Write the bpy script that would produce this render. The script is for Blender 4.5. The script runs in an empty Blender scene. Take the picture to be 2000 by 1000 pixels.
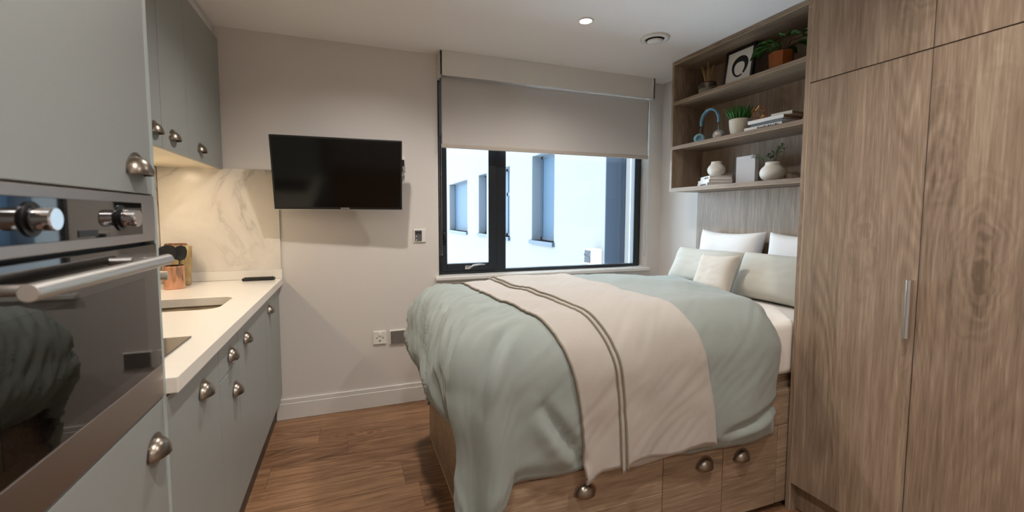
import bpy, bmesh, math, random
from mathutils import Vector, Matrix, noise
random.seed(7)
PI = math.pi
S = bpy.context.scene
C = S.collection

# ------------------------------------------------------------------ camera
cam_d = bpy.data.cameras.new('camera')
cam = bpy.data.objects.new('camera', cam_d); C.objects.link(cam)
YAW, PITCH, ROLL, F = .3555, -.07, -.0024, 854.97
cam_d.sensor_width = 36; cam_d.lens = 36*F/2000
cam_d.shift_y = (480.92-500)/2000
cam_d.clip_start = .02; cam_d.clip_end = 200
fw = Vector((math.sin(YAW)*math.cos(PITCH), math.cos(YAW)*math.cos(PITCH), math.sin(PITCH)))
rt = Vector((math.cos(YAW), -math.sin(YAW), 0)); up = rt.cross(fw)
cr, sr = math.cos(-ROLL), math.sin(-ROLL)
rt2 = rt*cr + up*sr; up2 = up*cr - rt*sr
M = Matrix((rt2, up2, -fw)).transposed().to_4x4()
M.translation = Vector((0, 0, 1.3038)); cam.matrix_world = M
cam_d.dof.use_dof = True; cam_d.dof.focus_distance = 2.7; cam_d.dof.aperture_fstop = 3.6
S.camera = cam
S.view_settings.view_transform = 'Standard'; S.view_settings.look = 'None'
S.view_settings.gamma = 1; S.view_settings.use_curve_mapping = False
S.view_settings.exposure = 0.0

# ------------------------------------------------------------------ world
w = bpy.data.worlds.new('sky'); S.world = w; w.use_nodes = True
bg = w.node_tree.nodes['Background']
bg.inputs[0].default_value = (.64, .83, 1, 1)
# overcast sky with an added lobe from the left to brighten the right wall
wn = w.node_tree.nodes; wk = w.node_tree.links
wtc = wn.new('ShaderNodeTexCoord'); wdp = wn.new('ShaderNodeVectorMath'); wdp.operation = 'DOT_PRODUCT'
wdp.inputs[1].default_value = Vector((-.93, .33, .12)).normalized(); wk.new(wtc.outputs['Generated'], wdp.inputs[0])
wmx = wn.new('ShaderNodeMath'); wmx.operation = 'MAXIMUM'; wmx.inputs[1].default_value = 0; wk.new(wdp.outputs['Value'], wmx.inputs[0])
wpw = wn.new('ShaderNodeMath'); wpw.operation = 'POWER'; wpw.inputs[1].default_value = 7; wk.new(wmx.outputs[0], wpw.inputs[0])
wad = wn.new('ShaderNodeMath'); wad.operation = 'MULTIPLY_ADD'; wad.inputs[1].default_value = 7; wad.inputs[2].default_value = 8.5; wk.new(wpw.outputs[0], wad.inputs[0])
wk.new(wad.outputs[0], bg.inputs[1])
LAMP = (1, .945, .89)
LAMP_W = 60
LED_W = 2.2

# ------------------------------------------------------------------ dims
D, H, R, L, BACK = 3.0546, 2.396, 2.478, -1.03, -1.5
KX, UX, WX, SX = -.424, -.6955, 1.80, 2.191

# ------------------------------------------------------------------ materials
def srgb(c):
    return tuple(((v/255)/12.92 if v/255 <= .04045 else ((v/255+.055)/1.055)**2.4) for v in c)+(1,)
def mat(name, col, rough=.5, metal=0, spec=.5, coat=0, trans=0, sheen=0, bump=None, emit=None):
    m = bpy.data.materials.new(name); m.use_nodes = True
    nt = m.node_tree; b = nt.nodes['Principled BSDF']
    b.inputs['Base Color'].default_value = srgb(col)
    b.inputs['Roughness'].default_value = rough; b.inputs['Metallic'].default_value = metal
    b.inputs['Specular IOR Level'].default_value = spec; b.inputs['Coat Weight'].default_value = coat
    b.inputs['Transmission Weight'].default_value = trans
    if sheen: b.inputs['Sheen Weight'].default_value = sheen; b.inputs['Sheen Roughness'].default_value = .5
    if emit: b.inputs['Emission Color'].default_value = srgb(emit[0]); b.inputs['Emission Strength'].default_value = emit[1]
    # slight tone variation from a procedural noise
    tc = nt.nodes.new('ShaderNodeTexCoord')
    n = nt.nodes.new('ShaderNodeTexNoise'); n.inputs['Scale'].default_value = (bump[0] if bump else 6); n.inputs['Detail'].default_value = 4
    nt.links.new(tc.outputs['Object'], n.inputs['Vector'])
    mx = nt.nodes.new('ShaderNodeMix'); mx.data_type = 'RGBA'; mx.blend_type = 'MULTIPLY'
    mx.inputs[0].default_value = .06
    mx.inputs[6].default_value = srgb(col); nt.links.new(n.outputs['Color'], mx.inputs[7])
    nt.links.new(mx.outputs[2], b.inputs['Base Color'])
    if bump:
        bp = nt.nodes.new('ShaderNodeBump'); bp.inputs['Strength'].default_value = bump[1]; bp.inputs['Distance'].default_value = .002
        nt.links.new(n.outputs['Fac'], bp.inputs['Height']); nt.links.new(bp.outputs['Normal'], b.inputs['Normal'])
    return m

def wood(name, axis, light, mid, dark, rough=.5, contrast=1.0, plank=None, seed=0.0):
    m = bpy.data.materials.new(name); m.use_nodes = True
    nt = m.node_tree; N = nt.nodes; K = nt.links; b = N['Principled BSDF']
    tc = N.new('ShaderNodeTexCoord'); oi = N.new('ShaderNodeObjectInfo')
    def vm(op, a, c=None):
        v = N.new('ShaderNodeVectorMath'); v.operation = op
        if isinstance(a, bpy.types.NodeSocket): K.new(a, v.inputs[0])
        else: v.inputs[0].default_value = a
        if c is not None:
            if isinstance(c, bpy.types.NodeSocket): K.new(c, v.inputs[1])
            else: v.inputs[1].default_value = c
        return v.outputs[0]
    def ma(op, a, c=None, d=None, clamp=False):
        v = N.new('ShaderNodeMath'); v.operation = op; v.use_clamp = clamp
        for i, q in enumerate((a, c, d)):
            if q is None: continue
            if isinstance(q, bpy.types.NodeSocket): K.new(q, v.inputs[i])
            else: v.inputs[i].default_value = q
        return v.outputs[0]
    def noi(vec, scale, detail=3, rgh=.5, dist=0):
        n = N.new('ShaderNodeTexNoise'); n.inputs['Scale'].default_value = scale; n.inputs['Detail'].default_value = detail
        n.inputs['Roughness'].default_value = rgh; n.inputs['Distortion'].default_value = dist
        K.new(vec, n.inputs['Vector']); return n.outputs['Fac']
    comb = N.new('ShaderNodeCombineXYZ')
    r = ma('MULTIPLY', oi.outputs['Random'], 37.0)
    for i in range(3): K.new(ma('ADD', r, seed+i*3.1), comb.inputs[i])
    base = tc.outputs['Object']
    edge = None
    if plank:      # planks running along X, staggered
        pw, pl = plank
        sep = N.new('ShaderNodeSeparateXYZ'); K.new(base, sep.inputs[0])
        yy = ma('DIVIDE', sep.outputs['Y'], pw); row = ma('FLOOR', yy)
        off = ma('FRACT', ma('MULTIPLY', ma('SINE', ma('MULTIPLY', row, 12.9898)), 43758.5453))
        xx = ma('ADD', ma('DIVIDE', sep.outputs['X'], pl), off); colm = ma('FLOOR', xx)
        rid = ma('FRACT', ma('MULTIPLY', ma('SINE', ma('ADD', ma('MULTIPLY', row, 78.233), ma('MULTIPLY', colm, 37.719))), 1437.5453))
        c2 = N.new('ShaderNodeCombineXYZ')
        K.new(ma('MULTIPLY', rid, 29.0), c2.inputs[0]); K.new(ma('MULTIPLY', rid, 17.0), c2.inputs[1]); K.new(ma('MULTIPLY', rid, 7.0), c2.inputs[2])
        base = vm('ADD', base, c2.outputs[0])
        fy = ma('FRACT', yy); fx = ma('FRACT', xx)
        ey = ma('LESS_THAN', ma('MINIMUM', fy, ma('SUBTRACT', 1, fy)), .006)
        ex = ma('LESS_THAN', ma('MINIMUM', fx, ma('SUBTRACT', 1, fx)), .0012)
        edge = ma('MAXIMUM', ey, ex)
    p = vm('ADD', base, comb.outputs[0])
    sc = [1.0, 1.0, 1.0]; sc['XYZ'.index(axis)] = .13
    q = vm('MULTIPLY', p, tuple(sc))
    sf = [1.0, 1.0, 1.0]; sf['XYZ'.index(axis)] = .05
    qf = vm('MULTIPLY', p, tuple(sf))
    big = noi(q, 3.2, 2, .5, .5)                           # broad cathedral field
    rings = ma('SINE', ma('MULTIPLY', big, 210.0))
    rings = ma('MULTIPLY_ADD', rings, .5, .5)
    mask = ma('MULTIPLY', ma('SUBTRACT', noi(q, 5.0, 1, .5), .42), 4.0, clamp=True)
    rings = ma('MULTIPLY', rings, mask)
    fine = noi(qf, 150, 3, .65)
    streak = noi(qf, 26, 4, .6)
    tone = noi(q, 2.0, 2, .5)
    v = ma('ADD', ma('MULTIPLY', rings, -.15*contrast), ma('MULTIPLY', fine, .50))
    v = ma('ADD', v, .03)
    v = ma('ADD', v, ma('MULTIPLY', streak, .36)); v = ma('ADD', v, ma('MULTIPLY', noi(qf, 62, 3, .6), .42))
    v = ma('ADD', v, ma('MULTIPLY', tone, .35))
    if plank: v = ma('ADD', v, ma('MULTIPLY', rid, .09)); 
    # knots
    kv = [1.0, 1.0, 1.0]; kv['XYZ'.index(axis)] = .30
    vor = N.new('ShaderNodeTexVoronoi'); vor.inputs['Scale'].default_value = 3.4
    wob = vm('MULTIPLY', p, tuple(kv))
    nz = N.new('ShaderNodeTexNoise'); nz.inputs['Scale'].default_value = 14; K.new(p, nz.inputs['Vector'])
    wob2 = vm('ADD', wob, vm('MULTIPLY', nz.outputs['Color'], (.05, .05, .05)))
    K.new(wob2, vor.inputs['Vector'])
    vd = vor.outputs['Distance']
    kn = ma('SUBTRACT', 1, ma('MULTIPLY', vd, 6.5), clamp=True)
    eye = ma('MULTIPLY', ma('SUBTRACT', 1, ma('MULTIPLY', vd, 2.6), clamp=True), ma('MULTIPLY_ADD', ma('SINE', ma('MULTIPLY', vd, 105.0)), .5, .5))
    v = ma('SUBTRACT', v, ma('MULTIPLY', eye, .20*contrast))
    v = ma('SUBTRACT', v, ma('MULTIPLY', kn, .20*contrast))
    ramp = N.new('ShaderNodeValToRGB'); K.new(v, ramp.inputs[0])
    e = ramp.color_ramp.elements
    e[0].position = .54; e[0].color = srgb(dark); e[1].position = 1.04; e[1].color = srgb(light)
    me = e.new(.83); me.color = srgb(mid)
    out = ramp.outputs[0]
    if edge is not None:
        mx = N.new('ShaderNodeMix'); mx.data_type = 'RGBA'; K.new(ma('MULTIPLY', edge, .45), mx.inputs[0]); K.new(out, mx.inputs[6]); mx.inputs[7].default_value = srgb((52, 36, 24)); out = mx.outputs[2]
    K.new(out, b.inputs['Base Color'])
    b.inputs['Roughness'].default_value = rough; b.inputs['Specular IOR Level'].default_value = .35
    bp = N.new('ShaderNodeBump'); bp.inputs['Strength'].default_value = .18; bp.inputs['Distance'].default_value = .001
    K.new(fine, bp.inputs['Height']); K.new(bp.outputs['Normal'], b.inputs['Normal'])
    return m

def marble():
    m = mat('marble', (232, 224, 212), .22); nt = m.node_tree; N = nt.nodes; K = nt.links; b = N['Principled BSDF']
    tc = N.new('ShaderNodeTexCoord')
    n1 = N.new('ShaderNodeTexNoise'); n1.inputs['Scale'].default_value = 2.1; n1.inputs['Detail'].default_value = 7; n1.inputs['Roughness'].default_value = .55; n1.inputs['Distortion'].default_value = .9
    K.new(tc.outputs['Object'], n1.inputs['Vector'])
    def ma(op, a, c=None, clamp=False):
        v = N.new('ShaderNodeMath'); v.operation = op; v.use_clamp = clamp
        for i, q in enumerate((a, c)):
            if q is None: continue
            if isinstance(q, bpy.types.NodeSocket): K.new(q, v.inputs[i])
            else: v.inputs[i].default_value = q
        return v.outputs[0]
    a = ma('ABSOLUTE', ma('SUBTRACT', n1.outputs['Fac'], .5))
    vein = ma('POWER', ma('SUBTRACT', 1, ma('MULTIPLY', a, 34), True), 2.0)
    n2 = N.new('ShaderNodeTexNoise'); n2.inputs['Scale'].default_value = 1.6; K.new(tc.outputs['Object'], n2.inputs['Vector'])
    vein = ma('MULTIPLY', vein, ma('MULTIPLY', ma('SUBTRACT', n2.outputs['Fac'], .42), 3.2, True))
    cloud = ma('MULTIPLY', ma('SUBTRACT', 1, ma('MULTIPLY', a, 7), True), .14)
    f = ma('ADD', ma('MULTIPLY', vein, .75), cloud, True)
    mx = N.new('ShaderNodeMix'); mx.data_type = 'RGBA'; K.new(f, mx.inputs[0])
    mx.inputs[6].default_value = srgb((232, 224, 212)); mx.inputs[7].default_value = srgb((120, 112, 104))
    K.new(mx.outputs[2], b.inputs['Base Color']); return m

def glass_pane(name='window_glass', tint=(1, 1, 1, 1)):
    m = bpy.data.materials.new(name); m.use_nodes = True; nt = m.node_tree; nt.nodes.clear()
    o = nt.nodes.new('ShaderNodeOutputMaterial'); t = nt.nodes.new('ShaderNodeBsdfTransparent'); t.inputs[0].default_value = tint
    g = nt.nodes.new('ShaderNodeBsdfGlossy'); g.inputs['Roughness'].default_value = .01
    fr = nt.nodes.new('ShaderNodeFresnel'); fr.inputs[0].default_value = 1.35
    mx = nt.nodes.new('ShaderNodeMixShader'); nt.links.new(fr.outputs[0], mx.inputs[0]); nt.links.new(t.outputs[0], mx.inputs[1]); nt.links.new(g.outputs[0], mx.inputs[2])
    nt.links.new(mx.outputs[0], o.inputs[0]); return m

def fabric(name, col, rough=.9, weave=900, strength=.25, sheen=.15):
    m = mat(name, col, rough, spec=.15, sheen=sheen); nt = m.node_tree; N = nt.nodes; K = nt.links
    tc = N.new('ShaderNodeTexCoord'); n = N.new('ShaderNodeTexNoise'); n.inputs['Scale'].default_value = weave/6; n.inputs['Detail'].default_value = 2
    K.new(tc.outputs['Object'], n.inputs['Vector'])
    bp = N.new('ShaderNodeBump'); bp.inputs['Strength'].default_value = strength; bp.inputs['Distance'].default_value = .0008
    K.new(n.outputs['Fac'], bp.inputs['Height']); K.new(bp.outputs['Normal'], N['Principled BSDF'].inputs['Normal']); return m

def blind_mat():
    m = bpy.data.materials.new('blind_fabric'); m.use_nodes = True; nt = m.node_tree; b = nt.nodes['Principled BSDF']
    b.inputs['Base Color'].default_value = srgb((205, 197, 190)); b.inputs['Roughness'].default_value = .9
    t = nt.nodes.new('ShaderNodeBsdfTranslucent'); t.inputs[0].default_value = srgb((215, 215, 215))
    n = nt.nodes.new('ShaderNodeTexNoise'); n.inputs['Scale'].default_value = 180
    tc = nt.nodes.new('ShaderNodeTexCoord'); nt.links.new(tc.outputs['Object'], n.inputs['Vector'])
    bp = nt.nodes.new('ShaderNodeBump'); bp.inputs['Strength'].default_value = .2; nt.links.new(n.outputs['Fac'], bp.inputs['Height']); nt.links.new(bp.outputs['Normal'], b.inputs['Normal'])
    mx = nt.nodes.new('ShaderNodeMixShader'); mx.inputs[0].default_value = .10
    nt.links.new(b.outputs[0], mx.inputs[1]); nt.links.new(t.outputs[0], mx.inputs[2]); nt.links.new(mx.outputs[0], nt.nodes['Material Output'].inputs[0]); return m

MT = dict(
    wall=mat('wall_paint', (220, 213, 206), .75, bump=(90, .05)),
    ceil=mat('ceiling_paint', (240, 235, 231), .85, bump=(60, .04)),
    white=mat('white_gloss_paint', (226, 222, 216), .4),
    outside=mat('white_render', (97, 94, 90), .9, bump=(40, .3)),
    outblue=mat('slate_metal', (52, 60, 70), .5, spec=.2), outdark=mat('dark_slate_frame', (34, 38, 46), .5, spec=.2),
    outglass=mat('reflective_window', (56, 70, 82), .5, spec=.08),
    door=mat('sage_grey_door', (152, 156, 153), .42, spec=.35, bump=(200, .04)),
    carcass=mat('pale_grey_carcass', (176, 186, 184), .5),
    under=mat('cream_cabinet_underside', (232, 220, 196), .5),
    plinth=mat('dark_plinth', (62, 56, 52), .4),
    work=mat('white_solid_worktop', (240, 234, 224), .22, spec=.5, bump=(300, .03)),
    anth=mat('anthracite_frame', (26, 32, 38), .32),
    steel=mat('brushed_steel', (214, 212, 208), .4, 1), steel2=mat('sink_steel', (168, 156, 140), .34, 1),
    chrome=mat('chrome', (225, 225, 228), .08, 1),
    pewter=mat('pewter', (150, 139, 127), .3, 1, bump=(120, .1)),
    ovsteel=mat('oven_steel', (186, 174, 166), .36, 1),
    ovglass=mat('black_oven_glass', (16, 13, 12), .03, spec=.95, coat=.3),
    black=mat('black_plastic', (14, 14, 14), .35), blackm=mat('matt_black', (20, 20, 20), .55),
    tv=mat('tv_screen', (3, 3, 3), .12, spec=.35), hob=mat('black_hob_glass', (52, 42, 34), .1, spec=.9, coat=.3),
    copper=mat('copper', (226, 172, 140), .16, 1), coppermat=mat('burnt_orange_glaze', (150, 78, 28), .3, .35),
    plastic=mat('white_plastic', (232, 228, 220), .3), rubber=mat('grey_plate', (150, 148, 146), .35, .6),
    lcd=mat('thermostat_face', (92, 92, 94), .3), lcdd=mat('thermostat_display', (44, 46, 50), .2),
    mattress=fabric('mattress_cover', (238, 232, 224)), duvet=fabric('sage_duvet', (149, 156, 151), .85, 700, .2, .2),
    throw=fabric('beige_throw', (180, 173, 165), .95, 500, .5, .3), piping=fabric('taupe_edging', (134, 124, 108)),
    pilw=fabric('white_pillowcase', (236, 234, 232)), pils=fabric('pale_sage_pillowcase', (194, 192, 182)), cush=fabric('cream_cushion', (206, 198, 188)),
    paper=mat('paper', (238, 236, 232), .7), papert=mat('tan_card', (166, 134, 104), .7), greyb=mat('blue_grey_cover', (112, 122, 134), .6), ink=mat('ink', (22, 22, 24), .7),
    ceramic=mat('white_ceramic', (232, 228, 220), .55, bump=(160, .25)), cream=mat('cream_pot', (222, 214, 198), .5),
    blue=mat('pale_blue_vinyl', (126, 178, 208), .4), blued=mat('ear_pad_blue', (150, 196, 220), .55),
    green=mat('bright_leaf', (48, 112, 40), .45), dgreen=mat('dark_leaf', (56, 104, 40), .4), olive=mat('olive_leaf', (70, 92, 60), .5),
    soil=mat('soil', (52, 38, 28), .9), stem=mat('stem', (84, 68, 40), .7), reed=mat('reed', (196, 160, 104), .7),
    gold=mat('copper_wire', (196, 130, 66), .25, .9),
    clear=mat('clear_glass', (245, 248, 248), .03, trans=1), 
    board=wood('chopping_board_wood', 'Z', (150, 104, 72), (122, 78, 50), (84, 50, 30)),
    board2=wood('pale_board_wood', 'Z', (190, 176, 150), (160, 140, 100), (120, 96, 60)),
    glass=glass_pane(), marble=marble(), blind=blind_mat(),
    oak=wood('grey_oak_vertical', 'Z', (174, 154, 134), (151, 131, 112), (110, 92, 76), .42),
    oakh=wood('grey_oak_horizontal', 'X', (172, 150, 126), (148, 126, 104), (108, 89, 72), .42),
    oaky=wood('grey_oak_shelf', 'Y', (160, 140, 120), (138, 119, 101), (100, 83, 69), .42),
    oakedge=mat('pale_oak_edging', (196, 170, 138), .5),
    floor=wood('oak_vinyl_planks', 'X', (160, 122, 90), (128, 93, 66), (78, 54, 36), .42, 1.1, plank=(.19, 1.25)),
)
def emission(name, col, s):
    m = bpy.data.materials.new(name); m.use_nodes = True; b = m.node_tree.nodes['Principled BSDF']
    b.inputs['Base Color'].default_value = (1, 1, 1, 1); b.inputs['Emission Color'].default_value = col+(1,); b.inputs['Emission Strength'].default_value = s; return m
MT['lamp'] = emission('lamp_glow', (1, .93, .8), 9.0)
MT['led'] = emission('led_glow', (1, .8, .5), 5.0)

# ------------------------------------------------------------------ helpers
def bx(bm, x0, x1, y0, y1, z0, z1):
    x0, x1 = sorted((x0, x1)); y0, y1 = sorted((y0, y1)); z0, z1 = sorted((z0, z1))
    r = bmesh.ops.create_cube(bm, size=1)
    for v in r['verts']:
        v.co = Vector((x0+(v.co.x+.5)*(x1-x0), y0+(v.co.y+.5)*(y1-y0), z0+(v.co.z+.5)*(z1-z0)))
    return r['verts']
def box(*a):
    bm = bmesh.new(); bx(bm, *a); return bm
def cyl(bm, p0, p1, r0, r1=None, n=24, caps=True):
    p0, p1 = Vector(p0), Vector(p1); r1 = r0 if r1 is None else r1
    d = (p1-p0).normalized(); a = d.orthogonal().normalized(); b = d.cross(a)
    A = [bm.verts.new(p0+(a*math.cos(2*PI*i/n)+b*math.sin(2*PI*i/n))*r0) for i in range(n)]
    B = [bm.verts.new(p1+(a*math.cos(2*PI*i/n)+b*math.sin(2*PI*i/n))*r1) for i in range(n)]
    for i in range(n): bm.faces.new((A[i], A[(i+1) % n], B[(i+1) % n], B[i]))
    if caps: bm.faces.new(A[::-1]); bm.faces.new(B)
def tube(bm, pts, r, n=8, closed=False, rad=None):
    pts = [Vector(p) for p in pts]; rings = []; m = len(pts); prev = None
    for i, p in enumerate(pts):
        if closed: d = (pts[(i+1) % m]-pts[i-1]).normalized()
        else: d = (pts[min(i+1, m-1)]-pts[max(i-1, 0)]).normalized()
        a = d.orthogonal().normalized() if prev is None else (prev-d*prev.dot(d)).normalized()
        prev = a; b = d.cross(a); rr = rad(i/(m-1)) if rad else r
        rings.append([bm.verts.new(p+(a*math.cos(2*PI*k/n)+b*math.sin(2*PI*k/n))*rr) for k in range(n)])
    for i in range(m if closed else m-1):
        A, B = rings[i], rings[(i+1) % m]
        for k in range(n): bm.faces.new((A[k], A[(k+1) % n], B[(k+1) % n], B[k]))
    if not closed: bm.faces.new(rings[0][::-1]); bm.faces.new(rings[-1])
def lathe(bm, c, prof, n=40, axis='Z'):
    rings = []
    for r, h in prof:
        if r < 1e-5: rings.append([bm.verts.new((0, 0, h))])
        else: rings.append([bm.verts.new((r*math.cos(2*PI*k/n), r*math.sin(2*PI*k/n), h)) for k in range(n)])
    for A, B in zip(rings, rings[1:]):
        for k in range(n):
            f = [A[k % len(A)], A[(k+1) % len(A)], B[(k+1) % len(B)], B[k % len(B)]]
            f = list(dict.fromkeys(f))
            if len(f) > 2: bm.faces.new(f)
    vs = [v for r in rings for v in r]
    rot = {'Z': Matrix.Identity(3), 'X': Matrix.Rotation(PI/2, 3, 'Y'), '-Y': Matrix.Rotation(PI/2, 3, 'X'), '-Z': Matrix.Rotation(PI, 3, 'X')}[axis]
    for v in vs: v.co = rot @ v.co + Vector(c)
    return vs
def sheet(bm, f, nu, nv, closed_u=False):
    g = [[bm.verts.new(f(i/nu, j/nv)) for j in range(nv+1)] for i in range(nu+1)]
    for i in range(nu):
        for j in range(nv): bm.faces.new((g[i][j], g[i+1][j], g[i+1][j+1], g[i][j+1]))
    return g
def wloc(o):
    v = Vector((0, 0, 0))
    while o: v += Vector(o.location); o = o.parent
    return v
def obj(name, bm, m, parent=None, smooth=False, bevel=0, solid=0, sub=0, loc=None, label=None):
    base = wloc(parent) if parent else Vector(loc or (0, 0, 0))
    bmesh.ops.recalc_face_normals(bm, faces=bm.faces)
    bmesh.ops.translate(bm, vec=-base, verts=bm.verts)
    me = bpy.data.meshes.new(name); bm.to_mesh(me); bm.free()
    o = bpy.data.objects.new(name, me); C.objects.link(o); me.materials.append(MT[m] if isinstance(m, str) else m)
    if parent: o.parent = parent
    else: o.location = base
    if smooth:
        for p in me.polygons: p.use_smooth = True
    if solid: md = o.modifiers.new('s', 'SOLIDIFY'); md.thickness = abs(solid); md.offset = -1 if solid > 0 else 1
    if bevel: md = o.modifiers.new('b', 'BEVEL'); md.width = bevel; md.segments = 2; md.limit_method = 'ANGLE'
    if sub: md = o.modifiers.new('u', 'SUBSURF'); md.levels = sub; md.render_levels = sub
    if label: o['label'] = label
    return o
def empty(name, loc):
    o = bpy.data.objects.new(name, None); C.objects.link(o); o.location = loc; o.empty_display_size = .05; return o
def tag(o, label, cat, group=None):
    o['label'] = label; o['category'] = cat
    if group: o['group'] = group
    return o
def thing(name, loc, label, cat, group=None): return tag(empty(name, loc), label, cat, group)
def struct(name, bm, m, **k):
    o = obj(name, bm, m, **k); o['kind'] = 'structure'; return o
def cut(o, bm):
    me = bpy.data.meshes.new('t'); bmesh.ops.recalc_face_normals(bm, faces=bm.faces); bm.to_mesh(me); bm.free()
    c = bpy.data.objects.new('t', me); C.objects.link(c)
    md = o.modifiers.new('cut', 'BOOLEAN'); md.object = c; md.operation = 'DIFFERENCE'; md.solver = 'EXACT'
    dg = bpy.context.evaluated_depsgraph_get(); dg.update()
    new = bpy.data.meshes.new_from_object(o.evaluated_get(dg)); o.modifiers.clear(); o.data = new
    bpy.data.objects.remove(c)
def dup(o, parent):
    c = o.copy(); C.objects.link(c); c.parent = parent; return c
def rrect(bm, x0, x1, y0, y1, z0, z1, r, n=8):
    pts = []
    for cx, cy, a0 in ((x1-r, y1-r, 0), (x0+r, y1-r, PI/2), (x0+r, y0+r, PI), (x1-r, y0+r, 1.5*PI)):
        for k in range(n+1): a = a0+PI/2*k/n; pts.append((cx+r*math.cos(a), cy+r*math.sin(a)))
    A = [bm.verts.new((x, y, z0)) for x, y in pts]; B = [bm.verts.new((x, y, z1)) for x, y in pts]; m = len(pts)
    for i in range(m): bm.faces.new((A[i], A[(i+1) % m], B[(i+1) % m], B[i]))
    bm.faces.new(A[::-1]); bm.faces.new(B)

# ------------------------------------------------------------------ room shell
WIN = (.585, 2.345, .873, 2.25)       # x0 x1 z0 z1 of the opening
struct('floor', box(L, R, BACK, D, -.05, 0), 'floor')
struct('ceiling', box(L-.1, R+.1, BACK-.1, D+.25, H, H+.1), 'ceil')
struct('wall_left', box(L-.1, L, BACK-.1, D+.25, -.05, H), 'wall')
struct('wall_right', box(R, R+.1, BACK-.1, D+.25, -.05, H), 'wall')
struct('wall_front', box(L, R, BACK-.1, BACK, -.05, H), 'wall')
bm = bmesh.new()
bx(bm, L, WIN[0], D, D+.25, -.05, H); bx(bm, WIN[1], R, D, D+.25, -.05, H)
bx(bm, WIN[0], WIN[1], D, D+.25, -.05, WIN[2]-.028); bx(bm, WIN[0], WIN[1], D, D+.25, WIN[3], H)
struct('wall_back', bm, 'wall')
bm = bmesh.new(); bx(bm, -.460, R-.0, D-.018, D, 0, .105); bx(bm, -.460, R, D-.013, D, .105, .132)
struct('baseboard_back', bm, 'white', bevel=.003)
bm = bmesh.new(); bx(bm, R-.018, R, 2.62, D-.018, 0, .12)
struct('baseboard_right', bm, 'white', bevel=.003)
# boxed bulkhead above the wall cupboards
struct('trim_1', box(L, -.722, 1.26, D, 2.321, H), 'white', bevel=.002)
# window sill and frame
struct('trim_2', box(.560, 2.362, D-.032, D+.085, .845, .873), 'white', bevel=.006)
win = empty('window_1', (WIN[0], D+.085, .873)); win['kind'] = 'structure'
y0, y1 = D+.078, D+.135
bm = bmesh.new()
bx(bm, .585, .612, y0, y1, .873, 2.25); bx(bm, 2.268, 2.32, y0, y1, .873, 2.25); bx(bm, 2.32, 2.345, y0+.02, y1, .873, 2.25)
bx(bm, .612, 2.268, y0, y1, .873, .898); bx(bm, .612, 2.268, y0, y1, 2.21, 2.25); bx(bm, 1.036, 1.113, y0, y1, .898, 2.21)
obj('window_frame', bm, 'anth', win, bevel=.003)
bm = bmesh.new()
bx(bm, .613, .660, y0-.012, y1-.02, .899, 2.2); bx(bm, .972, 1.034, y0-.012, y1-.02, .899, 2.2)
bx(bm, .660, .972, y0-.012, y1-.02, .899, .952); bx(bm, .660, .972, y0-.012, y1-.02, 2.14, 2.2)
sash = obj('window_sash', bm, 'anth', win, bevel=.003)
obj('pane', box(.658, .974, y0+.012, y0+.018, .95, 2.145), 'glass', sash)
obj('pane', box(1.111, 2.270, y0+.012, y0+.018, .896, 2.212), 'glass', win)
bm = bmesh.new()
bx(bm, .79, .83, y0-.018, y0-.012, .910, .936); cyl(bm, (.81, y0-.018, .923), (.81, y0-.038, .923), .009)
tube(bm, [(.80, y0-.036, .921), (.825, y0-.038, .926), (.85, y0-.04, .938), (.90, y0-.04, .944), (.935, y0-.038, .942)], .006)
obj('handle', bm, 'chrome', sash, smooth=True, label='chrome lever handle')
bm = bmesh.new(); bx(bm, .626, .646, y0-.018, y0-.012, 1.13, 1.20); tube(bm, [(.636, y0-.02, 1.19), (.636, y0-.04, 1.18), (.640, y0-.045, 1.13), (.638, y0-.03, 1.09)], .006)
obj('latch', bm, 'black', sash, smooth=True)

# ------------------------------------------------------------------ blind
bl = thing('roller_blind', (.60, D-.05, 1.765), 'cream roller blind half lowered over the window below a white box', 'blind')
bm = bmesh.new(); sheet(bm, lambda u, v: Vector((.606+u*1.692, D-.045, 1.785+v*.455)), 6, 4)
obj('blind_fabric', bm, 'blind', bl, solid=.0012)
obj('bottom_bar', box(.601, 2.301, D-.053, D-.037, 1.765, 1.792), mat('taupe_bar', (186, 174, 162), .5), bl, bevel=.004)
bm = bmesh.new(); bx(bm, .587, 2.312, D-.1, D-.088, 2.236, H); bx(bm, .587, .60, D-.1, D, 2.236, H); bx(bm, 2.299, 2.312, D-.1, D, 2.236, H); bx(bm, .6, 2.3, D-.088, D, 2.385, H)
obj('headbox', bm, 'white', bl, bevel=.002)
bm = bmesh.new(); cyl(bm, (.605, D-.06, 2.30), (2.298, D-.06, 2.30), .02); obj('roller', bm, 'steel', bl, smooth=True)
bm = bmesh.new(); bx(bm, .603, .622, D-.03, D+.03, 1.86, 2.236)
obj('side_bracket', bm, 'rubber', bl)
bm = bmesh.new()
for x in (.604, .617):
    z = 1.02
    while z < 2.22: bmesh.ops.create_icosphere(bm, subdivisions=1, radius=.0032, matrix=Matrix.Translation((x, D+.045, z))); z += .009
o = obj('bead_chain', bm, 'steel', bl, smooth=True)
bm = bmesh.new(); tube(bm, [(2.303, D-.06, 2.24), (2.306, D-.03, 1.6), (2.308, D-.03, 1.0), (2.300, D-.03, .965), (2.290, D-.03, 1.0), (2.286, D-.03, 1.6), (2.291, D-.06, 2.24)], .0016, 6)
obj('pull_cord', bm, 'rubber', bl, smooth=True)

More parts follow.
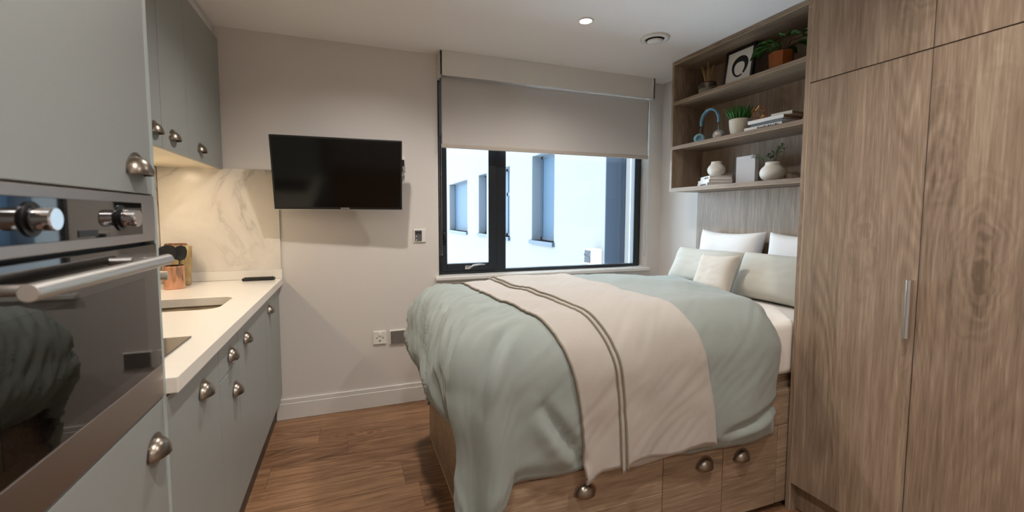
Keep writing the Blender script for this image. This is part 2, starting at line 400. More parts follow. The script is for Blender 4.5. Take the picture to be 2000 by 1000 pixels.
# ------------------------------------------------------------------ outside
XW = 4.0
outs = [(15.4, 18.4, .70, 2.60), (10.95, 13.93, .73, 2.62), (8.26, 9.45, .74, 2.68), (5.0, 6.32, -1.5, 3.4)]
bm = bmesh.new(); ys = [3.4]+[v for a in sorted(outs) for v in (a[0], a[1])]+[26]
for i in range(0, len(ys), 2): bx(bm, XW, XW+.4, ys[i], ys[i+1], -3, 7)
for a in outs: bx(bm, XW, XW+.4, a[0], a[1], -3, a[2]); bx(bm, XW, XW+.4, a[0], a[1], a[3], 7)
nb = thing('neighbouring_building', (XW, 3.4, -3), 'white rendered building wing outside the window with slate blue window frames', 'building')
obj('wall', bm, 'outside', nb)
for i, a in enumerate(outs):
    dp = .22 if i < 3 else .30
    fr = bmesh.new(); t = .07
    bx(fr, XW+dp, XW+dp+.06, a[0], a[0]+t, a[2], a[3]); bx(fr, XW+dp, XW+dp+.06, a[1]-t*1.6, a[1], a[2], a[3])
    bx(fr, XW+dp, XW+dp+.06, a[0], a[1], a[2], a[2]+t); bx(fr, XW+dp, XW+dp+.06, a[0], a[1], a[3]-t, a[3])
    if i == 1: bx(fr, XW+dp, XW+dp+.06, 11.7, 11.85, a[2], a[3]); bx(fr, XW+dp, XW+dp+.06, a[0], 11.8, 1.85, 1.95)
    f = obj('window_frame', fr, 'outdark' if i == 3 else 'outblue', nb)
    obj('pane', box(XW+dp+.02, XW+dp+.03, a[0]+t, a[1]-t, a[2]+t, a[3]-t), 'outglass' if i < 3 else 'outside', f)
    lining = bmesh.new(); bx(lining, XW+.003, XW+dp, a[1]-.012, a[1], a[2], a[3]); bx(lining, XW+.003, XW+dp, a[0], a[1], a[3]-.012, a[3])
    obj('reveal', lining, mat('grey_reveal', (80, 86, 92), .7) if i < 3 else 'outblue', nb)
    if i < 3: obj('window_sill', box(XW-.06, XW+dp+.02, a[0]-.03, a[1]+.05, a[2]-.09, a[2]), 'outblue', nb)
vb = thing('vent_box', (XW-.19, 6.0, .42), 'small white box with a dark slatted opening on the wall outside', 'vent')
obj('housing', box(XW-.20, XW-.001, 6.40, 6.66, .48, .74), 'paper', vb, bevel=.005)
bm = bmesh.new()
bx(bm, XW-.204, XW-.2, 6.42, 6.64, .50, .72)
obj('opening', bm, 'ink', vb)
bm = bmesh.new()
for k in range(3): 
    vs = bx(bm, XW-.212, XW-.204, 6.425, 6.635, .53+k*.065, .55+k*.065)
    for v in vs: v.co.z += (v.co.y-6.53)*.5*(1 if k % 2 else -1)*.4
obj('slat', bm, 'outdark', vb)
vs = None

# ------------------------------------------------------------------ cup handles
def handle_mesh():
    bm = bmesh.new(); a, P, Hh = .040, .030, .040
    def f(u, v):
        al = PI*u; be = PI/2*v          # v 0 : rim on plate, 1 : front lip
        return Vector((math.cos(al)*a, math.sin(al)*math.sin(be)*-P, math.sin(al)*math.cos(be)*Hh))
    sheet(bm, f, 28, 14); bmesh.ops.remove_doubles(bm, verts=bm.verts, dist=1e-5)
    res = bmesh.ops.solidify(bm, geom=bm.faces[:], thickness=.0018)
    def g(u, v):
        al = PI*u; k = .93+.24*v
        return Vector((math.cos(al)*a*k, -.0015-.001*(1-v), math.sin(al)*Hh*k*1.02))
    sheet(bm, g, 28, 2)
    bmesh.ops.recalc_face_normals(bm, faces=bm.faces)
    me = bpy.data.meshes.new('cup_handle'); bm.to_mesh(me); bm.free(); me.materials.append(MT['pewter'])
    for p in me.polygons: p.use_smooth = True
    return me
HM = handle_mesh()
def handle(pos, facing, parent):
    """facing '+X' for the kitchen fronts, '-Y' for the bed drawers; pos = bottom centre on the face"""
    o = bpy.data.objects.new('cup_handle', HM); C.objects.link(o); o.parent = parent
    o.location = Vector(pos)-wloc(parent)
    o.rotation_euler = (0, 0, PI/2 if facing == '+X' else 0)
    return o

# ------------------------------------------------------------------ tall oven housing
GAP = .0015
tu = thing('tall_cabinet', (-.72, .95, 0), 'tall sage grey housing cabinet holding the built-in oven', 'cabinet')
bm = bmesh.new()
bx(bm, L+.002, KX, 1.240, 1.258, 0, 2.32); bx(bm, L+.002, KX, .642, .660, 0, 2.32)
bx(bm, L+.002, KX-.02, .660, 1.240, .855, .873); bx(bm, L+.002, KX-.02, .660, 1.240, 1.349, 1.365); bx(bm, L+.002, L+.02, .66, 1.24, .15, 2.32); bx(bm, L+.02, KX-.02, .66, 1.24, 2.3, 2.32)
obj('body', bm, 'carcass', tu, bevel=.0012)
d = obj('door', box(KX-.02, KX, .660+GAP, 1.240-GAP, 1.350, 2.32), 'door', tu, bevel=.0015); handle((KX, 1.163, 1.388), '+X', d)
d = obj('door', box(KX-.02, KX, .660+GAP, 1.240-GAP, .16, .869), 'door', tu, bevel=.0015); handle((KX, 1.178, .762), '+X', d)
obj('plinth', box(KX-.06, KX-.04, .66, 1.24, 0, .148), 'plinth', tu)
ov = thing('built_in_oven', (KX, .95, .875), 'stainless steel and black glass oven built into the tall cabinet', 'oven')
obj('body', box(KX-.5, KX-.018, .67, 1.232, .878, 1.343), 'blackm', ov)
cp = bmesh.new(); bx(cp, KX-.018, KX+.003, .664, 1.237, 1.2445, 1.3465)
pnl = obj('control_panel', cp, 'ovsteel', ov, bevel=.0015)
obj('glass_inset', box(KX+.003, KX+.0045, .72, 1.167, 1.262, 1.329), 'ovglass', pnl, bevel=.001)
obj('button_strip', box(KX+.0045, KX+.0055, .925, .985, 1.266, 1.277), 'black', pnl)
for y in (.812, 1.072):
    bm = bmesh.new(); lathe(bm, (KX+.004, y, 1.297), [(.025, 0), (.025, .003), (.019, .004), (.019, .0075), (0, .0075)], axis='X')
    b0 = obj('knob_ring', bm, 'black', pnl, smooth=False)
    bm = bmesh.new(); lathe(bm, (KX+.011, y, 1.297), [(.0, 0), (.0165, 0), (.0165, .020), (.0155, .0225), (0, .0225)], axis='X')
    obj('knob', bm, 'chrome', pnl, label='polished round oven knob')
dr = bmesh.new(); bx(dr, KX-.018, KX+.003, .664, 1.237, .952, 1.2375)
od = obj('oven_door', dr, 'ovglass', ov, bevel=.0015)
obj('lower_trim', box(KX-.018, KX+.003, .664, 1.237, .877, .9515), 'ovsteel', od, bevel=.001)
bm = bmesh.new(); bx(bm, KX+.003, KX+.0036, .73, 1.165, .975, 1.165)
obj('viewing_window', bm, mat('oven_window', (10, 8, 8), .02, spec=1), od)
bm = bmesh.new(); cyl(bm, (KX+.052, .705, 1.207), (KX+.052, 1.150, 1.207), .0115, n=28)
for y in (.735, 1.120): cyl(bm, (KX+.003, y, 1.207), (KX+.052, y, 1.207), .008)
obj('handle', bm, 'steel', od, smooth=False, bevel=.001, label='brushed steel bar handle')

# ------------------------------------------------------------------ base units
def base_unit(y0, y1, lab, parts):
    t = thing('base_cabinet', (-.72, (y0+y1)/2, 0), lab, 'cabinet', None)
    bm = bmesh.new(); bx(bm, L+.002, KX-.0205, y0+.0005, y0+.018, .15, .868); bx(bm, L+.002, KX-.0205, y1-.018, y1-.0005, .15, .868)
    bx(bm, L+.002, KX-.0205, y0+.018, y1-.018, .15, .168); bx(bm, L+.002, L+.01, y0+.018, y1-.018, .168, .868)
    obj('body', bm, 'carcass', t)
    for nm, za, zb, hy, hz in parts:
        d = obj(nm, box(KX-.02, KX, y0+GAP, y1-GAP, za, zb), 'door', t, bevel=.0015)
        if hy is not None: handle((KX, hy, hz), '+X', d)
    obj('plinth', box(KX-.055, KX-.038, y0+.0005, y1-(.0195 if y1 > 3 else .0005), .0, .149), 'plinth', t)
    return t
base_unit(1.2585, 1.698, 'sage grey base cabinet under the hob beside the tall oven cabinet', [('door', .16, .862, 1.530, .762)])
base_unit(1.698, 1.968, 'narrow sage grey base cabinet with a drawer above its door', [('drawer', .735, .862, 1.856, .772), ('door', .16, .731, 1.905, .622)])
base_unit(1.968, 2.580, 'wide sage grey base cabinet with one door beneath the sink', [('door', .16, .862, 2.108, .768)])
base_unit(2.580, D-.001, 'sage grey base cabinet at the wall end of the kitchen run', [('door', .16, .862, 2.690, .770)])
# worktop
wt = obj('worktop', box(L+.001, -.400, 1.2585, D-.001, .87, .91), 'work', loc=(-.7, 2.1, .87), bevel=0)
tag(wt, 'long white worktop running over the base cabinets', 'worktop')
bm = bmesh.new(); rrect(bm, -.925, -.530, 2.135, 2.445, .7, 1.1, .06)
cut(wt, bm); md = wt.modifiers.new('b', 'BEVEL'); md.width = .0025; md.segments = 2; md.limit_method = 'ANGLE'; md.angle_limit = 1.0
bm = bmesh.new(); bx(bm, L+.0145, -.4, D-.0155, D-.001, .911, .967)
us = tag(obj('upstand', bm, 'work', loc=(-.7, D, .911), bevel=.002), 'low white upstand strip along the end wall above the worktop', 'upstand')
bm = bmesh.new(); bx(bm, L+.001, L+.014, 1.26, D-.001, .911, .967)
tag(obj('upstand', bm, 'work', loc=(L, 2.1, .911), bevel=.002), 'long low white upstand behind the sink and hob', 'upstand')
tag(obj('splashback', box(-1.015, -.405, D-.0115, D-.0005, .9675, 1.578), 'marble', loc=(-.7, D, .968), bevel=.001), 'veined marble splashback panel on the end wall left of the television', 'splashback')
tag(obj('splashback', box(L+.0005, L+.0115, 1.26, D-.002, .9675, 1.571), 'marble', loc=(L, 2.1, .968), bevel=.001), 'long veined marble splashback panel beneath the wall cupboards', 'splashback')
# sink
sk = thing('sink', (-.73, 2.29, .72), 'undermounted stainless steel sink bowl set in the white worktop', 'sink')
bm = bmesh.new()
def ring(z, ins, r, n=8):
    x0, x1, y0_, y1_ = -.93+ins, -.525-ins, 2.130+ins, 2.450-ins; out = []
    for cx, cy, a0 in ((x1-r, y1_-r, 0), (x0+r, y1_-r, PI/2), (x0+r, y0_+r, PI), (x1-r, y0_+r, 1.5*PI)):
        for k in range(n+1): a = a0+PI/2*k/n; out.append(bm.verts.new((cx+r*math.cos(a), cy+r*math.sin(a), z)))
    return out
rs = [ring(.8695, -.012, .07), ring(.8695, 0, .06), ring(.76, .006, .06), ring(.735, .02, .055), ring(.725, .045, .04)]
for A, B in zip(rs, rs[1:]):
    for i in range(len(A)): bm.faces.new((A[i], A[(i+1) % len(A)], B[(i+1) % len(A)], B[i]))
bm.faces.new(rs[-1])
obj('bowl', bm, 'steel2', sk, smooth=True, solid=-.0012)
bm = bmesh.new(); lathe(bm, (-.73, 2.29, .7262), [(0, .004), (.03, .004), (.038, .001), (.04, 0)]); obj('drain', bm, 'chrome', sk, smooth=True)
# tap
tp = thing('kitchen_tap', (-.955, 2.30, .91), 'chrome kitchen tap behind the sink, half hidden by the tall cabinet', 'tap')
bm = bmesh.new(); lathe(bm, (-.955, 2.30, .9102), [(0, 0), (.028, 0), (.028, .006), (.022, .010), (.022, .17), (.024, .172), (.024, .22), (0, .222)]); obj('body', bm, 'chrome', tp, smooth=False)
bm = bmesh.new(); tube(bm, [(-.945, 2.30, 1.047), (-.88, 2.30, 1.045), (-.755, 2.325, 1.036)], .0195, 24); obj('spout', bm, 'rubber', tp, smooth=False, bevel=.002)
bm = bmesh.new(); tube(bm, [(-.935, 2.30, 1.105), (-.85, 2.30, 1.107)], .013, 16); lathe(bm, (-.855, 2.30, 1.107), [(0, 0), (.026, 0), (.030, .012), (.026, .028), (0, .030)], axis='X'); obj('lever', bm, 'chrome', tp, smooth=True)
# hob
hb = thing('ceramic_hob', (-.69, 1.51, .911), 'small black glass two-ring hob set into the worktop', 'hob')
obj('hob_glass', box(-.915, -.484, 1.365, 1.657, .9105, .915), 'hob', hb, bevel=.0015)
for x, r in ((-.60, .07), (-.79, .09)):
    bm = bmesh.new(); tube(bm, [(x+r*math.cos(a*PI/24), 1.51+r*math.sin(a*PI/24), .9152) for a in range(48)], .0006, 4, closed=True); obj('ring_marking', bm, 'rubber', hb)

# ------------------------------------------------------------------ wall cupboards
def wall_unit(y0, y1, lab, hy):
    t = thing('wall_cupboard', (-.86, (y0+y1)/2, 1.572), lab, 'cupboard')
    bm = bmesh.new(); bx(bm, L+.002, UX-.0205, y0+.0005, y0+.018, 1.584, 2.32); bx(bm, L+.002, UX-.0205, y1-.018, y1-.0005, 1.584, 2.32)
    bx(bm, L+.002, L+.01, y0+.018, y1-.018, 1.584, 2.32); bx(bm, L+.01, UX-.0205, y0+.018, y1-.018, 2.302, 2.32)
    obj('body', bm, 'carcass', t)
    obj('underside', box(L+.012, UX-.0205, y0+.0005, y1-.0005, 1.575, 1.5835), 'under', t)
    d = obj('door', box(UX-.02, UX, y0+GAP, y1-GAP, 1.572, 2.32), 'door', t, bevel=.0015)
    if hy: handle((UX, hy, 1.618), '+X', d)
wall_unit(1.2585, 1.64, 'sage grey wall cupboard nearest the tall oven cabinet, mostly hidden', 1.45)
wall_unit(1.64, 2.157, 'sage grey wall cupboard whose handle shows just past the tall cabinet edge', 2.085)
wall_unit(2.157, 2.470, 'narrow sage grey wall cupboard, middle of the visible row', 2.275)
wall_unit(2.470, D-.001, 'sage grey wall cupboard at the end wall, farthest in the row', 2.645)
# under-cupboard lights (real strip lights recessed below the cupboards)
for k, (a, b_) in enumerate(((1.75, 2.05), (2.45, 2.75))):
    t = thing('under_cupboard_light', (-.88, (a+b_)/2, 1.562), ['warm light strip under the cupboards above the hob end', 'warm light strip under the cupboards near the end wall'][k], 'light')
    obj('housing', box(-.975, -.945, a, b_, 1.567, 1.5745), 'white', t)
    obj('diffuser', box(-.972, -.948, a+.004, b_-.004, 1.564, 1.567), 'led', t)
    ld = bpy.data.lights.new('led', 'AREA'); ld.shape = 'RECTANGLE'; ld.size = .03; ld.size_y = b_-a; ld.energy = LED_W; ld.color = (1, .82, .58)
    lo = bpy.data.objects.new('led_lamp', ld); C.objects.link(lo); lo.parent = t; lo.location = Vector((-.96, (a+b_)/2, 1.561))-wloc(t)

# ------------------------------------------------------------------ utensils, boards, remote
px, py, pz = -.882, 2.80, .9102
t = thing('utensil_pot', (px, py, pz), 'shiny copper utensil pot standing on the worktop by the tap', 'pot')
bm = bmesh.new(); lathe(bm, (px, py, pz), [(0, .004), (.040, .004), (.043, 0), (.046, .004), (.046, .118), (.0475, .12), (.0475, .124), (.0435, .124), (.0435, .01), (0, .01)]); obj('cup', bm, 'copper', t, smooth=False)
def utensil(name, a, b, head, lab):
    r = thing(name, (a[0], a[1], a[2]), lab, 'utensil'); a = Vector(a); b = Vector(b)
    bm = bmesh.new(); tube(bm, [a, (a+b)/2, b], .0045, 8, rad=lambda q: .0055-.002*q); obj('shaft', bm, 'blackm', r, smooth=True)
    dr_ = (b-a).normalized(); sd = Vector((.8, .6, 0)).normalized(); sd = (sd-dr_*sd.dot(dr_)).normalized(); nn = dr_.cross(sd)
    bm = bmesh.new(); hw, hl, cv = head
    def f(u, v):
        x = (u-.5)*2; y = v; wdt = hw*math.sqrt(max(0, 1-(2*y-1)**2))**.7 if hw > .014 else hw*(.8+.2*y)
        return b+dr_*(y*hl-.004)+sd*x*wdt+nn*(cv*(1-x*x)*math.sin(PI*y))
    sheet(bm, f, 8, 10); bmesh.ops.remove_doubles(bm, verts=bm.verts, dist=1e-5); obj('head', bm, 'blackm', r, smooth=True, solid=.003)
utensil('cooking_spoon', (px-.01, py-.02, pz+.02), (px-.012, py-.035, pz+.150), (.043, .092, .012), 'broad black spoon in the copper pot, frontmost utensil')
utensil('slotted_spoon', (px+.012, py+.01, pz+.02), (px+.024, py+.015, pz+.150), (.030, .085, .008), 'black slotted spoon behind the broad spoon in the copper pot')
utensil('spatula', (px-.01, py+.015, pz+.02), (px-.062, py+.012, pz+.145), (.010, .06, .001), 'slim black spatula leaning left out of the copper pot')
def leaning(name, x0, x1, y, h, th, m, lab):
    bm = bmesh.new(); rrect(bm, x0, x1, 0, h, 0, th, .012)
    ang = math.radians(80)
    for v in bm.verts:
        q = Matrix.Rotation(ang, 3, 'X') @ Vector((0, v.co.y, v.co.z)); v.co = Vector((v.co.x, y+q.y, .9105+th*math.cos(ang)*0+q.z))
    return tag(obj(name, bm, m, loc=((x0+x1)/2, y, .911), bevel=.002), lab, 'board')
leaning('chopping_board', -.975, -.865, 2.935, .235, .012, 'board', 'dark wooden chopping board leaning behind the copper pot')
leaning('chopping_board', -.945, -.835, 2.905, .225, .012, 'board2', 'pale wooden chopping board leaning in front of the darker one')
t = thing('remote_control', (-.515, 2.985, .9105), 'black television remote lying on the far end of the worktop', 'remote')
bm = bmesh.new(); bx(bm, -.605, -.432, 2.965, 3.008, .9105, .928); obj('body', bm, 'black', t, bevel=.006)
bm = bmesh.new()
for i in range(12):
    for j in range(3): bx(bm, -.592+i*.0128, -.584+i*.0128, 2.971+j*.012, 2.979+j*.012, .928, .9305)
obj('buttons', bm, 'blackm', t, bevel=.0008)

# ------------------------------------------------------------------ television
tv = thing('television', (-.049, 2.864, 1.548), 'black flat television tilted forward on the end wall beside the window', 'television')
rt_ = Matrix.Rotation(-.0535, 4, 'Z') @ Matrix.Rotation(.2231, 4, 'X')
def tvobj(name, bm, m, **k):
    for v in bm.verts: v.co = (rt_ @ v.co)+Vector((-.0495, 2.8636, 1.5484))
    return obj(name, bm, m, tv, **k)
W2, H2 = .3675, .216
tvobj('casing', box(-W2, W2, .001, .03, -H2, H2), 'black', bevel=.003)
bm = bmesh.new(); bx(bm, -.22, .22, .03, .055, -.15, .10); tvobj('rear_housing', bm, 'blackm', bevel=.01)
bm = bmesh.new(); bx(bm, -W2+.0105, W2-.0105, -.0012, .0012, -H2+.0165, H2-.0105); tvobj('screen', bm, 'tv')
bm = bmesh.new(); bx(bm, -W2, W2, -.002, .003, -H2-.0015, -H2+.0015); tvobj('lower_edge', bm, 'steel')
def text(s, size, m, parent, mtx, name='lettering'):
    cu = bpy.data.curves.new(name, 'FONT'); cu.body = s; cu.size = size; cu.align_x = 'CENTER'; cu.align_y = 'CENTER'; cu.extrude = .0003
    o = bpy.data.objects.new(name, cu); C.objects.link(o); dg = bpy.context.evaluated_depsgraph_get(); me = bpy.data.meshes.new_from_object(o.evaluated_get(dg))
    bpy.data.objects.remove(o); me.transform(mtx)
    base = wloc(parent); me.transform(Matrix.Translation(-base)); me.materials.clear(); me.materials.append(MT[m])
    o = bpy.data.objects.new(name, me); C.objects.link(o); o.parent = parent; return o
text('SAMSUNG', .011, 'plastic', tv, Matrix.Translation((-.0495, 2.8636, 1.5484)) @ rt_ @ Matrix.Translation((.025, -.0022, -H2+.0085)) @ Matrix.Rotation(PI/2, 4, 'X'))
bm = bmesh.new(); bx(bm, -.10, .12, D-.02, D, 1.44, 1.66); bx(bm, -.03, .02, 2.93, D-.02, 1.50, 1.60); obj('wall_bracket', bm, 'blackm', tv)

# ------------------------------------------------------------------ wall plates
def plate(name, x0, x1, z0, z1, lab, cat, m='plastic'):
    t = thing(name, ((x0+x1)/2, D, z0), lab, cat); obj('plate', box(x0, x1, D-.009, D, z0, z1), m, t, bevel=.003); return t
t = plate('socket', .135, .219, .430, .520, 'white single switched power socket low on the wall left of the steel plate', 'socket')
bm = bmesh.new(); bx(bm, .167, .187, D-.014, D-.009, .488, .513); obj('switch', bm, 'plastic', t, bevel=.002)
bm = bmesh.new(); bx(bm, .173, .181, D-.0105, D-.0089, .450, .458); bx(bm, .153, .161, D-.0105, D-.0089, .472, .477); bx(bm, .193, .201, D-.0105, D-.0089, .472, .477); obj('pin_hole', bm, 'ink', t)
t = plate('blanking_plate', .241, .383, .420, .520, 'wide brushed steel plate low on the wall beside the bed foot', 'plate', 'plastic')
f = obj('face', box(.248, .376, D-.0125, D-.009, .427, .513), 'rubber', t, bevel=.001, label='brushed steel face')
for x in (.256, .368):
    bm = bmesh.new(); cyl(bm, (x, D-.0125, .472), (x, D-.0135, .472), .003); obj('screw', bm, 'ink', t)
t = plate('blanking_plate', .60, .735, .44, .535, 'white double plate low on the wall behind the bed', 'plate')
for x in (.612, .723):
    bm = bmesh.new(); cyl(bm, (x, D-.009, .488), (x, D-.0105, .488), .004); obj('screw', bm, 'ink', t)
t = plate('thermostat', .412, .494, 1.118, 1.209, 'square grey and white thermostat on the wall left of the window', 'thermostat')
f = obj('face', box(.420, .467, D-.0125, D-.009, 1.127, 1.200), 'lcd', t, bevel=.002)
obj('display', box(.423, .464, D-.0135, D-.0125, 1.176, 1.193), 'lcdd', f)
for x, z, dy_ in ((.430, 1.135, .0125), (.430, 1.160, .0125), (.480, 1.145, .009), (.480, 1.163, .009), (.480, 1.181, .009)):
    bm = bmesh.new(); cyl(bm, (x, D-dy_, z), (x, D-dy_-.0015, z), .004); obj('button', bm, 'plastic', t)
t = plate('socket', .275, .362, 1.60, 1.70, 'white socket half hidden behind the right edge of the television', 'socket')
bm = bmesh.new(); bx(bm, .315, .352, D-.045, D-.009, 1.632, 1.672); tube(bm, [(.335, D-.04, 1.635), (.34, D-.05, 1.60), (.30, D-.05, 1.56), (.2, D-.05, 1.55)], .004)
obj('plug', bm, 'black', t, bevel=.004)
bm = bmesh.new(); lathe(bm, (.335, D-.001, 1.565), [(0, .018), (.018, .016), (.024, 0), (0, 0)], axis='-Y')
tag(obj('aerial_outlet', bm, 'rubber', loc=(.335, D, 1.55), smooth=True), 'small round grey outlet just right of the television edge', 'outlet')

# ------------------------------------------------------------------ ceiling fittings
def downlight(x, y, lab):
    t = thing('downlight', (x, y, H), lab, 'light', 'recessed ceiling downlights')
    bm = bmesh.new(); lathe(bm, (x, y, H), [(.046, -.0005), (.045, -.004), (.036, -.005), (.033, -.001), (.033, .0)]); obj('bezel', bm, 'white', t, smooth=True)
    bm = bmesh.new(); lathe(bm, (x, y, H-.002), [(0, 0), (.032, 0), (.032, .0015), (0, .0015)]); obj('lens', bm, 'lamp', t)
    ld = bpy.data.lights.new('spot', 'SPOT'); ld.energy = LAMP_W; ld.color = LAMP; ld.spot_size = math.radians(150); ld.spot_blend = 1.0; ld.shadow_soft_size = .03
    lo = bpy.data.objects.new('spot_lamp', ld); C.objects.link(lo); lo.parent = t; lo.location = (0, 0, -.012)
downlight(1.27, 2.24, 'small round recessed downlight in the ceiling near the window')
downlight(.12, 2.24, 'recessed downlight in the ceiling before the television')
downlight(.12, .60, 'recessed downlight in the ceiling before the oven cabinet')
downlight(1.20, .60, 'recessed downlight in the ceiling before the wardrobe')
downlight(.12, -.90, 'recessed downlight in the rear ceiling on the kitchen side')
downlight(1.20, -.90, 'recessed downlight in the rear ceiling on the wardrobe side')
t = thing('ceiling_vent', (1.79, 2.30, H), 'round white ceiling air vent with a dark gap', 'vent')
bm = bmesh.new(); lathe(bm, (1.79, 2.30, H), [(.088, -.0005), (.086, -.008), (.062, -.014), (.056, -.006), (.056, -.001)], 48); obj('outer_ring', bm, 'white', t, smooth=True)
bm = bmesh.new(); lathe(bm, (1.79, 2.30, H-.004), [(0, 0), (.057, 0), (.057, .002), (0, .002)]); obj('duct', bm, 'ink', t)
bm = bmesh.new(); lathe(bm, (1.79, 2.30, H-.026), [(0, -.002), (.030, -.001), (.045, .004), (.047, .009), (0, .012)], 40); cyl(bm, (1.79, 2.30, H-.02), (1.79, 2.30, H-.004), .006); obj('centre_disc', bm, 'white', t, smooth=True)

# ------------------------------------------------------------------ wardrobe
wr = thing('wardrobe', (2.14, .9, 0), 'tall grey-brown oak wardrobe filling the right side of the room', 'wardrobe')
bm = bmesh.new()
bx(bm, WX+.002, R-.001, 1.3115, 1.333, 0, H-.002); bx(bm, WX+.022, R-.001, .48, .50, 0, H-.002); bx(bm, R-.02, R-.001, .5, 1.311, 0, H-.002)
bx(bm, WX+.022, R-.02, .5, 1.311, .131, .149); bx(bm, WX+.022, R-.02, .5, 1.311, 1.848, 1.862); bx(bm, WX+.022, R-.02, .893, .907, .149, 2.37); bx(bm, WX+.022, R-.02, .5, 1.311, 2.37, H-.002)
obj('body', bm, 'oak', wr, bevel=.001)
obj('side_edging', box(WX+.0005, WX+.002, 1.3105, 1.313, 0, H-.002), 'oakedge', wr)
obj('plinth', box(WX+.05, WX+.068, .5, 1.311, 0, .130), 'oak', wr)
for a, b_ in ((.9015, 1.3095), (.485, .8985)):
    d = obj('door', box(WX, WX+.020, a, b_, .131, 1.8515), 'oak', wr, bevel=.001)
    if a > .8:
        bm = bmesh.new(); bx(bm, WX-.018, WX, .911, .919, .887, 1.088)
        cyl(bm, (WX-.020, .915, .887), (WX-.020, .915, 1.088), .0085, n=24)
        obj('handle', bm, 'chrome', d, smooth=False, label='polished chrome pull handle')
    obj('top_door', box(WX, WX+.020, a, b_, 1.8555, H-.006), 'oak', wr, bevel=.001)

# ------------------------------------------------------------------ shelf unit and headboard
SY0, SY1 = 1.3345, 2.612
su = thing('wall_shelf_unit', (2.33, 1.97, 1.478), 'open grey oak shelf unit on the wall above the bed', 'shelf')
bm = bmesh.new(); bx(bm, SX, R-.001, SY1-.020, SY1, 1.478, H-.003); obj('side_panel', bm, 'oak', su, bevel=.001)
obj('side_panel', box(SX, R-.001, SY0, SY0+.018, 1.478, H-.003), 'oak', su)
obj('back_panel', box(R-.012, R-.001, SY0+.018, SY1-.020, 1.50, H-.022), 'oak', su)
for nm, z0, z1 in (('bottom_board', 1.478, 1.5035), ('shelf', 1.777, 1.8015), ('shelf', 2.090, 2.1145), ('top_board', H-.028, H-.003)):
    o = obj(nm, box(SX, R-.012, SY0+.018, SY1-.020, z0, z1), 'oaky', su)
    obj('edging', box(SX-.0008, SX+.001, SY0+.018, SY1-.02, z0, z0+.0022), 'oakedge', o)
for o_z in (): pass
tag(obj('headboard', box(R-.026, R-.001, SY0, SY1-.002, .60, 1.4765), 'oak', loc=(R, 1.97, .6), bevel=.001), 'grey oak panel on the wall behind the pillows', 'headboard')

# ------------------------------------------------------------------ bed
BX0, BY0, BY1 = .42, 1.34, 2.528
bd = thing('storage_bed', (1.45, 1.93, 0), 'oak effect storage bed base with drawers and cup handles', 'bed')
bm = bmesh.new()
bx(bm, BX0, BX0+.02, BY0, BY1, .0, .54); bx(bm, BX0+.02, R-.001, BY1-.02, BY1, .0, .54); bx(bm, R-.021, R-.001, BY0+.02, BY1-.02, .03, .54)
bx(bm, BX0+.02, R-.021, BY0+.021, BY1-.02, .522, .54); bx(bm, BX0+.02, R-.001, BY0+.021, BY0+.035, .05, .522)
bx(bm, BX0+.02, R-.001, BY0+.04, BY0+.055, 0, .05)
obj('base_frame', bm, 'oakh', bd, bevel=.001)
obj('slat_deck', box(BX0+.05, R-.03, BY0+.03, BY1-.03, .541, .598), 'oakh', bd)
obj('foot_edging', box(BX0-.0015, BX0, BY0, BY1, .0, .006), 'oakedge', bd)
def drawer(nm, x0, x1, z0, z1, hx, hz):
    d = obj(nm, box(x0+GAP, x1-GAP, BY0, BY0+.02, z0, z1), 'oakh', bd, bevel=.001)
    if hx: handle((hx, BY0, hz), '-Y', d)
drawer('drawer', BX0+.021, 1.131, .217, .385, .783, .292)
drawer('drawer', BX0+.021, 1.131, .03, .214, .783, .11)
obj('drawer_edging', box(BX0+.0225, 1.1295, BY0-.0004, BY0+.004, .2142, .2162), 'oakedge', bd)
drawer('door', 1.131, 1.436, .03, .385, 1.338, .280)
drawer('door', 1.436, 1.746, .03, .385, 1.537, .277)
drawer('side_filler', 1.746, R-.001, .03, .385, None, 0)
obj('top_rail', box(BX0+.0205, R-.001, BY0, BY0+.02, .388, .538), 'oakh', bd, bevel=.001)
# mattress
bm = bmesh.new(); bx(bm, .455, R-.03, BY0+.005, BY1-.01, .6, .842)
mt = tag(obj('mattress', bm, 'mattress', loc=(1.45, 1.93, .6), bevel=.035), 'thick white sheeted mattress lying on the storage bed', 'mattress')
mt.modifiers['b'].segments = 5
for p in mt.data.polygons: p.use_smooth = True

